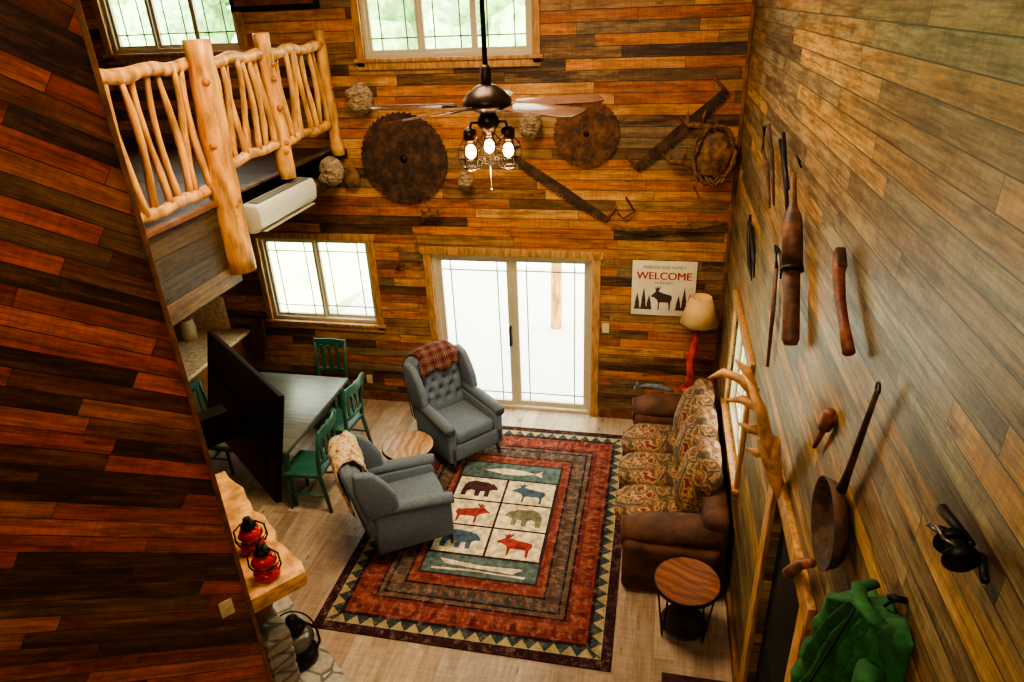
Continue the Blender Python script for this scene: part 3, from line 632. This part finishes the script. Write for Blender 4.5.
# ---------------------------------------------------------------- couch
r=root('sofa')
x0,x1=-.90,-.04; ya,yb=-2.78,-.42
box('base',x0+.04,x1,ya+.05,yb-.05,.0,.30,M['suede'],r,.03)
box('back_frame',-.26,x1,ya+.1,yb-.05,.25,.80,M['suede'],r,.06,5)
for y0,y1,nm in ((ya,ya+.40,'near_arm'),(yb-.34,yb,'far_arm')):
    box(nm,x0,x1-.05,y0,y1,.0,.54,M['suede'],r,.07,6)
    tube(nm+'_roll',[(x0-.01,(y0+y1)/2,.53),(x0+.2,(y0+y1)/2,.57),(x1-.2,(y0+y1)/2,.60),(x1-.05,(y0+y1)/2,.60)],[.13,.165,.17,.15],M['suede'],r,20,flat=.7)
    lathe(nm+'_front',[(.001,.02),(.10,.018),(.14,0)],M['suede'],r,(x0+.0,(y0+y1)/2,.50),rot=(0,-math.pi/2,0))
sy0=ya+.41; sy1=yb-.35; cw_=(sy1-sy0)/3
def pillow(name,c,s,mat,par,rot=(0,0,0),puff=.5,fn=None,cuts=11,ex_=5):
    bm=bmesh.new(); bmesh.ops.create_cube(bm,size=1); bmesh.ops.subdivide_edges(bm,edges=bm.edges[:],cuts=cuts,use_grid_fill=True)
    for v in bm.verts:
        x,y,z=v.co; ex=1-(2*abs(x))**4; ey=1-(2*abs(y))**4; ez=1-(2*abs(z))**4
        q=(abs(2*x)**ex_+abs(2*y)**ex_+abs(2*z)**ex_)**(1/ex_)
        m=max(abs(2*x),abs(2*y),abs(2*z)); k=m/q if q>0 else 1
        x,y,z=x*k,y*k,z*k
        v.co=Vector((x*(1+puff*.25*ey*ez)*s[0],y*(1+puff*.04*ex*ez)*s[1],z*(1+puff*.25*ex*ey)*s[2]))
        if fn: v.co=fn(v.co)
    me=bpy.data.meshes.new(name); bm.to_mesh(me); bm.free(); o=bpy.data.objects.new(name,me); S.collection.objects.link(o); me.materials.append(mat)
    for p in me.polygons: p.use_smooth=True
    o.parent=par; o.location=c; o.rotation_euler=rot; return o
for i in range(3):
    yc=sy0+cw_*(i+.5)
    pillow('seat_cushion',(-.60,yc,.40),(.66,cw_*.95,.17),M['floral'],r,puff=.9)
    pillow('back_cushion',(-.28,yc,.74),(.25,cw_*.97,.56),M['floral'],r,(0,math.radians(14),0),puff=1.7)
    tube('cushion_welt',[(-.92,yc-cw_*.46,.42),(-.92,yc+cw_*.46,.42)],.012,M['suede'],r,6)
r=root('driftwood_piece',(-.72,-.52,.725)); tube('body',[(-.16,0,.02),(-.05,.0,.05),(.1,.02,.03),(.24,.0,.0)],[.01,.03,.035,.015],M['fish'],r,8)
prism('fin',[(-.2,-.02),(-.12,.03),(-.16,.1)],1,-.01,.01,M['fish'],r)
r=root('end_table',(-.32,-.2,0)); box('top',-.25,.25,-.17,.15,.56,.6,M['cab'],r,.01)
for a in (-.22,.22):
    for b in (-.14,.12): box('leg',a-.02,a+.02,b-.02,b+.02,0,.56,M['cab'],r)
r=root('cedar_log_lamp',(-.31,-.25,.607))
tube('log_stem',[(0,0,0),(.015,0,.15),(-.01,.01,.35),(.02,0,.55),(.03,0,.72)],[.055,.048,.042,.04,.033],M['redlog'],r,12)
lathe('foot',[(.001,0),(.1,0),(.1,.025),(.04,.04)],M['redlog'],r)
tube('branch_stub',[(.0,0,.4),(-.07,-.02,.5)],[.022,.014],M['redlog'],r,8)
tube('harp',[(.03,0,.7),(.04,0,1.1)],.008,M['iron'],r,6)
lathe('lampshade',[(.21,.84),(.11,1.14),(.107,1.14),(.207,.84)],M['shade'],r,(.05,0,0),n=32); lathe('shade_band',[(.212,.835),(.212,.85),(.208,.85),(.208,.835)],M['bark'],r,(.05,0,0),n=32)
# ---------------------------------------------------------------- dining table & chairs
r=root('dining_table',(-4.78,-1.5,0))
box('top',-.57,.57,-.76,.74,.71,.75,M['tabletop'],r,.008); box('apron',-.5,.5,-.68,.66,.62,.71,M['green'],r)
for a in (-.48,.48):
    for b in (-.66,.64): lathe('turned_leg',[(.03,0),(.025,.06),(.035,.12),(.028,.3),(.04,.5),(.045,.62),(.045,.7)],M['green'],r,(a,b,0),16)
def dchair(loc,rz):
    r=root('dining_chair',(loc[0],loc[1],0),rz)
    box('seat',-.21,.21,-.2,.22,.43,.46,M['green'],r,.012)
    for sx in (-1,1):
        tube('front_leg',[(sx*.17,.18,.44),(sx*.19,.2,.0)],[.022,.016],M['green'],r,10)
        tube('back_post',[(sx*.20,-.24,.0),(sx*.185,-.18,.43),(sx*.19,-.20,.7),(sx*.20,-.26,.98)],[.02,.024,.021,.019],M['green'],r,10)
        tube('side_stretcher',[(sx*.185,.19,.2),(sx*.195,-.21,.2)],.012,M['green'],r,8)
    tube('cross_stretcher',[(-.18,0,.2),(.18,0,.2)],.012,M['green'],r,8)
    box('seat_rail',-.17,.17,-.17,.18,.39,.43,M['green'],r)
    n=8
    def rail(nm,z0,z1,y):
        poly=[]; 
        for i in range(n+1): t=i/n; poly.append((-.2+.4*t,y-.03*math.sin(math.pi*t)-.012))
        for i in range(n,-1,-1): t=i/n; poly.append((-.2+.4*t,y-.03*math.sin(math.pi*t)+.012))
        prism(nm,poly,2,z0,z1,M['green'],r,bev=.004)
    rail('top_rail',.87,.98,-.245); rail('lower_rail',.56,.60,-.19)
    for x in (-.1,0,.1): prism('slat',[(x-.022,-.2),(x+.022,-.2),(x+.022,-.185),(x-.022,-.185)],2,.0,.34,M['green'],r).location=(0,-.012,.58)
dchair((-4.12,-2.02),math.radians(92)); dchair((-4.17,-1.2),math.radians(86)); dchair((-4.66,-.50),math.radians(180)); dchair((-5.46,-1.6),math.radians(-90))
r=root('kitchen_counter'); box('cabinet',-7.18,-5.95,-1.5,-.03,0,.9,M['cab'],r); box('countertop',-7.19,-5.88,-1.55,-.03,.9,.95,M['counter'],r,.01)
r=root('canister'); lathe('body',[(.001,.95),(.09,.95),(.1,1.1),(.08,1.22),(.001,1.24)],M['plate'],r,(-6.5,-.4,0)); lathe('lid',[(.08,1.22),(.06,1.26),(.001,1.27)],M['cab'],r,(-6.5,-.4,0))
r=root('serving_tray'); box('tray',-6.75,-6.15,-.1,-.04,.95,1.4,M['counter'],r,.01)
# ---------------------------------------------------------------- right wall tools
def onx(pts,x=-.05): return [(x,y,z) for y,z in pts]
r=root('leather_rifle_case')
a=Vector((-.07,-3.36,3.76)); b=Vector((-.07,-3.92,3.02))
def lp(t): return tuple(a.lerp(b,t))
tube('upper_section',[lp(0),lp(.1),lp(.2),lp(.26),lp(.32),lp(.56)],[.014,.016,.022,.045,.052,.055],M['leather'],r,14,flat=.7)
tube('lower_section',[lp(.56),lp(.58),lp(.97),lp(1.0)],[.035,.042,.044,.03],M['leather'],r,12,flat=.7)
tube('strap_ring',[lp(.56),lp(.585)],[.06,.06],M['iron'],r,14); tube('hang_loop',[(-.03,-3.33,3.78),(-.06,-3.3,3.84),(-.03,-3.28,3.8)],.006,M['iron'],r,6)
r=root('axe_handle'); tube('haft',onx([(-4.41,3.68),(-4.47,3.62),(-4.56,3.54),(-4.66,3.49),(-4.80,3.43)]),[.018,.026,.022,.02,.024],M['wood_r'],r,10); cbox('head',(-.04,-4.43,3.655),(.04,.10,.05),M['rust2'],r,(.6,0,0),.01)
r=root('sheep_shears'); tube('bow',onx([(-2.35,3.68),(-2.1,3.80),(-1.9,3.76),(-1.95,3.6),(-2.25,3.56)]),.014,M['rust2'],r,8); tube('blade_a',onx([(-2.35,3.68),(-2.75,3.42)]),[.02,.006],M['rust2'],r,6); tube('blade_b',onx([(-2.25,3.56),(-2.6,3.36)]),[.02,.006],M['rust2'],r,6)
r=root('iron_tongs'); tube('arm_a',onx([(-2.65,3.80),(-2.9,3.72),(-3.25,3.5)]),[.012,.016,.01],M['iron'],r,8); tube('arm_b',onx([(-2.75,3.86),(-2.95,3.7),(-3.15,3.62)]),[.012,.016,.01],M['iron'],r,8); tube('jaw',onx([(-3.25,3.5),(-3.35,3.42),(-3.28,3.36)]),.012,M['iron'],r,6)
r=root('ice_tongs'); tube('hook_a',onx([(-1.64,2.98),(-1.85,3.0),(-2.1,2.9),(-2.3,2.76)]),[.01,.018,.018,.006],M['iron'],r,8); tube('hook_b',onx([(-1.7,3.06),(-1.75,2.9),(-2.0,2.74),(-2.2,2.7)]),[.01,.018,.018,.006],M['iron'],r,8)
r=root('long_handled_peavey'); tube('pole',onx([(-3.02,3.1),(-3.1,2.85),(-3.18,2.5)],-.03),[.012,.014,.010],M['leather'],r,8); tube('hook',onx([(-3.02,3.1),(-2.9,3.2),(-3.12,3.22),(-3.2,3.1)],-.03),[.014,.014,.012,.006],M['iron'],r,8)
r=root('wood_mallet'); tube('handle',onx([(-4.66,3.06),(-4.6,2.96),(-4.52,2.82)],-.03),[.016,.014,.010],M['wood_r'],r,8); tube('brush_head',onx([(-4.65,3.08),(-4.61,2.98)],-.03),[.024,.028],M['wood_r'],r,10)
r=root('long_handled_skillet')
tube('handle',onx([(-5.13,3.46),(-5.08,3.26),(-5.03,3.06),(-5.0,2.96)],-.04),[.009,.012,.014,.02],M['rust2'],r,8)
lathe('pan',[(.001,0),(.14,0),(.155,.012),(.175,.05),(.18,.05),(.162,.005),(.145,-.008),(.001,-.008)],M['rust2'],r,(-.03,-4.99,2.79),rot=(0,-math.pi/2,0),n=36)
tube('hang_ring',[(-.04,-5.13+.02*math.cos(t),3.47+.02*math.sin(t)) for t in [2*math.pi*i/12 for i in range(13)]],.004,M['iron'],r,6)
r=root('moose_antler')
tube('beam',[(-.01,-4.02,2.14),(-.06,-4.02,2.26),(-.10,-4.05,2.40),(-.13,-4.06,2.52)],[.03,.04,.05,.06],M['antler'],r,12)
tube('palm',[(-.11,-4.05,2.42),(-.15,-4.06,2.56),(-.19,-4.05,2.70),(-.24,-4.0,2.80),(-.28,-3.96,2.86)],[.05,.085,.08,.05,.02],M['antler'],r,14,flat=.4)
for L_ in ([(-.22,-4.02,2.78),(-.30,-3.98,2.84),(-.38,-3.94,2.85),(-.45,-3.92,2.80)],[(-.2,-4.04,2.72),(-.28,-4.0,2.73),(-.36,-3.97,2.70)],[(-.24,-3.99,2.80),(-.27,-3.96,2.88),(-.33,-3.94,2.93)],[(-.16,-4.05,2.58),(-.23,-4.03,2.57),(-.29,-4.02,2.60)],[(-.12,-4.05,2.46),(-.18,-4.04,2.43),(-.23,-4.03,2.45)]):
    tube('tine',L_,[.032]+[.024]*(len(L_)-2)+[.005],M['antler'],r,8)
r=root('wooden_snowshoe_paddle'); tube('shaft',onx([(-4.9,2.5),(-4.75,2.35),(-4.6,2.15)],-.06),[.02,.025,.03],M['wood_r'],r,10)
# green jacket: cloth sheet draped from a peg on the wall, folds fanning out from the peg
r=root('green_jacket',(0,-5.54,2.62))
NU,NV=90,70; vs=[];fs=[]
py,pz=-.06,.40
for j in range(NV+1):
    v=j/NV
    for i in range(NU+1):
        u=i/NU*2-1                      # -1 near side, +1 far side
        top=.30-.10*u-.05*u*u           # shoulder line, slopes down to the far side
        sh=min(1,v/.16); shr=math.sin(sh*math.pi/2)
        t=max(0,(v-.16)/.84)
        half=.19+.035*t
        y=u*half
        z=top+.05*(1-sh)-(t*.80)
        edge=max(0,1-abs(u)**5)**.5
        ang=math.atan2(y-py,pz-z+.08)
        wv=math.sin(ang*17+1.6*mnoise.noise(Vector((y*5,z*4,1.3))))
        wv=1-2*abs(wv)**.8              # sharp-crested folds
        dep=edge*shr*(.10+.10*t+.035*u)+edge*shr*(.018+.018*t)*wv+.010*edge*mnoise.noise(Vector((y*26,z*16,.5)))
        vs.append((-.012-max(dep,0),y+.01*wv*shr*t,z+.012*math.sin(u*9+1)*(1-t)))
for j in range(NV):
    for i in range(NU): a=j*(NU+1)+i; fs.append((a,a+1,a+NU+2,a+NU+1))
o=mk('body_cloth',vs,fs,M['green_c'],r,smooth=True); so=o.modifiers.new('s','SOLIDIFY'); so.thickness=.006; so.offset=0
for s_,yy in ((1,.17),(-1,-.19)):
    pts=[];rad=[]
    for k in range(15):
        t=k/14; pts.append((-.10-.07*t+.008*math.sin(k*1.7),yy+s_*(.03*t)+.006*math.sin(k*2.3),.20-.55*t-.06*s_)); rad.append(.048-.010*t+.006*math.sin(k*2.1))
    tube('sleeve',pts,rad,M['green_c'],r,18,flat=.75)
tube('collar',[(-.03,-.15,.36),(-.09,-.10,.375),(-.11,-.03,.365),(-.09,.05,.345),(-.03,.09,.33)],[.018,.024,.026,.024,.018],M['green_c'],r,12,flat=.6)
tube('zip_placket',[(-.115,-.03,.35),(-.15,-.035,.2),(-.20,-.04,.0),(-.235,-.045,-.2)],.007,M['blackm'],r,6,flat=.5)
tube('hang_loop',[(-.015,-.06,.42),(-.035,-.05,.40),(-.04,-.03,.36)],.005,M['blackm'],r,6); tube('peg',[(-.0,-.06,.42),(-.05,-.06,.43)],.011,M['iron'],r,8)
r=root('fishing_reel',(-.04,-5.86,3.47)); r.scale=(.8,.8,.8)
for s in (-1,1): lathe('spool_side',[(.001,0),(.045,0),(.05,.008),(.001,.012)],M['iron'],r,(-.02,s*.035,0),rot=(math.pi/2,0,0))
tube('spool',[(-.02,-.035,0),(-.02,.035,0)],.03,M['iron'],r); tube('crank',[(-.02,.04,0),(-.06,.05,.02),(-.08,.06,.03)],.008,M['steel'],r,6); tube('reel_foot',[(0.04,-.02,0),(0,-.14,.02)],.012,M['iron'],r,6); tube('rod_butt',[(0.03,.02,0),(0,.18,.0)],[.012,.018],M['iron'],r,6); tube('bail_wire',[(-.02,-.04,.03),(-.07,-.02,.05),(-.07,.03,.05),(-.02,.04,.03)],.005,M['steel'],r,6)
# ---------------------------------------------------------------- exterior
box('exterior_lawn',-30,30,.16,60,-.3,-.15,M['grass']); box('exterior_patio',-6,2,.16,6.5,-.15,-.05,M['patio'])
box('exterior_lawn_side',.16,30,-25,.16,-.3,-.15,M['grass'])
r=root('porch_post'); tube('post',[(-2.25,2.6,-.05),(-2.2,2.6,3.3)],[.09,.08],M['log'],r)
random.seed(21)
for i in range(26):
    x=-24+i*1.9+random.uniform(-.6,.6); y=16+random.uniform(-3,6); h=random.uniform(6,10)
    t=root('garden_tree' ,(x,y,-.15)); tube('trunk',[(0,0,0),(0,0,h*.6)],[.2,.1],M['bark'],t,8)
    for k in range(4): ball('crown',(random.uniform(-.9,.9),random.uniform(-.6,.6),h*(.35+.17*k)),h*.22*(1.2-.18*k),M['leaf'],t,(1,1,.9),.15,2)
# ---------------------------------------------------------------- lights
w=bpy.data.worlds.new('sky'); S.world=w; w.use_nodes=True; nt=w.node_tree; bg=nt.nodes['Background']; bg.inputs[0].default_value=(.95,1,.90,1); bg.inputs[1].default_value=11
def area(name,loc,target,sx,sy,e,col,portal=False,spread=180):
    l=bpy.data.lights.new(name,'AREA'); l.shape='RECTANGLE'; l.size=sx; l.size_y=sy; l.energy=e; l.color=col; l.spread=math.radians(spread)
    o=bpy.data.objects.new(name,l); o.location=loc; o.rotation_euler=(Vector(target)-Vector(loc)).to_track_quat('-Z','Y').to_euler(); S.collection.objects.link(o)
    if portal: l.cycles.is_portal=True
    return o
for (u0,u1,z0,z1) in HB: area('portal',((u0+u1)/2,.15,(z0+z1)/2),((u0+u1)/2,-2,(z0+z1)/2),u1-u0,z1-z0,1,(1,1,1),True)
area('portal',(.15,-1.82,1.56),(-2,-1.82,1.56),1.25,1.08,1,(1,1,1),True)
area('ceiling_light',(-2.3,-3.0,6.2),(-2.4,-2.6,0),1.6,1.6,205,(1,.78,.48),spread=140)
area('rear_fill_light',(-1.6,-8.7,5.6),(-2.4,-3,2.4),2.0,1.0,90,(1,.82,.54))  # added warm fill behind the camera; the near wall has no window
sun=bpy.data.lights.new('sun','SUN'); sun.energy=45; sun.angle=.02; so=bpy.data.objects.new('sun',sun); so.rotation_euler=Vector((.25,.8,-1)).to_track_quat('-Z','Y').to_euler(); S.collection.objects.link(so)
# ---------------------------------------------------------------- camera
yaw,pitch,roll=.2227,.4583,-.0435
f=Vector((-math.sin(yaw)*math.cos(pitch),math.cos(yaw)*math.cos(pitch),-math.sin(pitch))); rr=Vector((math.cos(yaw),math.sin(yaw),0)); u=rr.cross(f)
R=rr*math.cos(roll)+u*math.sin(roll); U=-rr*math.sin(roll)+u*math.cos(roll)
m=Matrix(((R.x,U.x,-f.x,-.7615),(R.y,U.y,-f.y,-7.2202),(R.z,U.z,-f.z,4.6225),(0,0,0,1)))
cd=bpy.data.cameras.new('camera'); cd.sensor_width=36; cd.lens=24.075; cd.clip_start=.05; cd.clip_end=200
cam=bpy.data.objects.new('camera',cd); cam.matrix_world=m; S.collection.objects.link(cam); S.camera=cam
S.view_settings.look='AgX - Medium High Contrast'
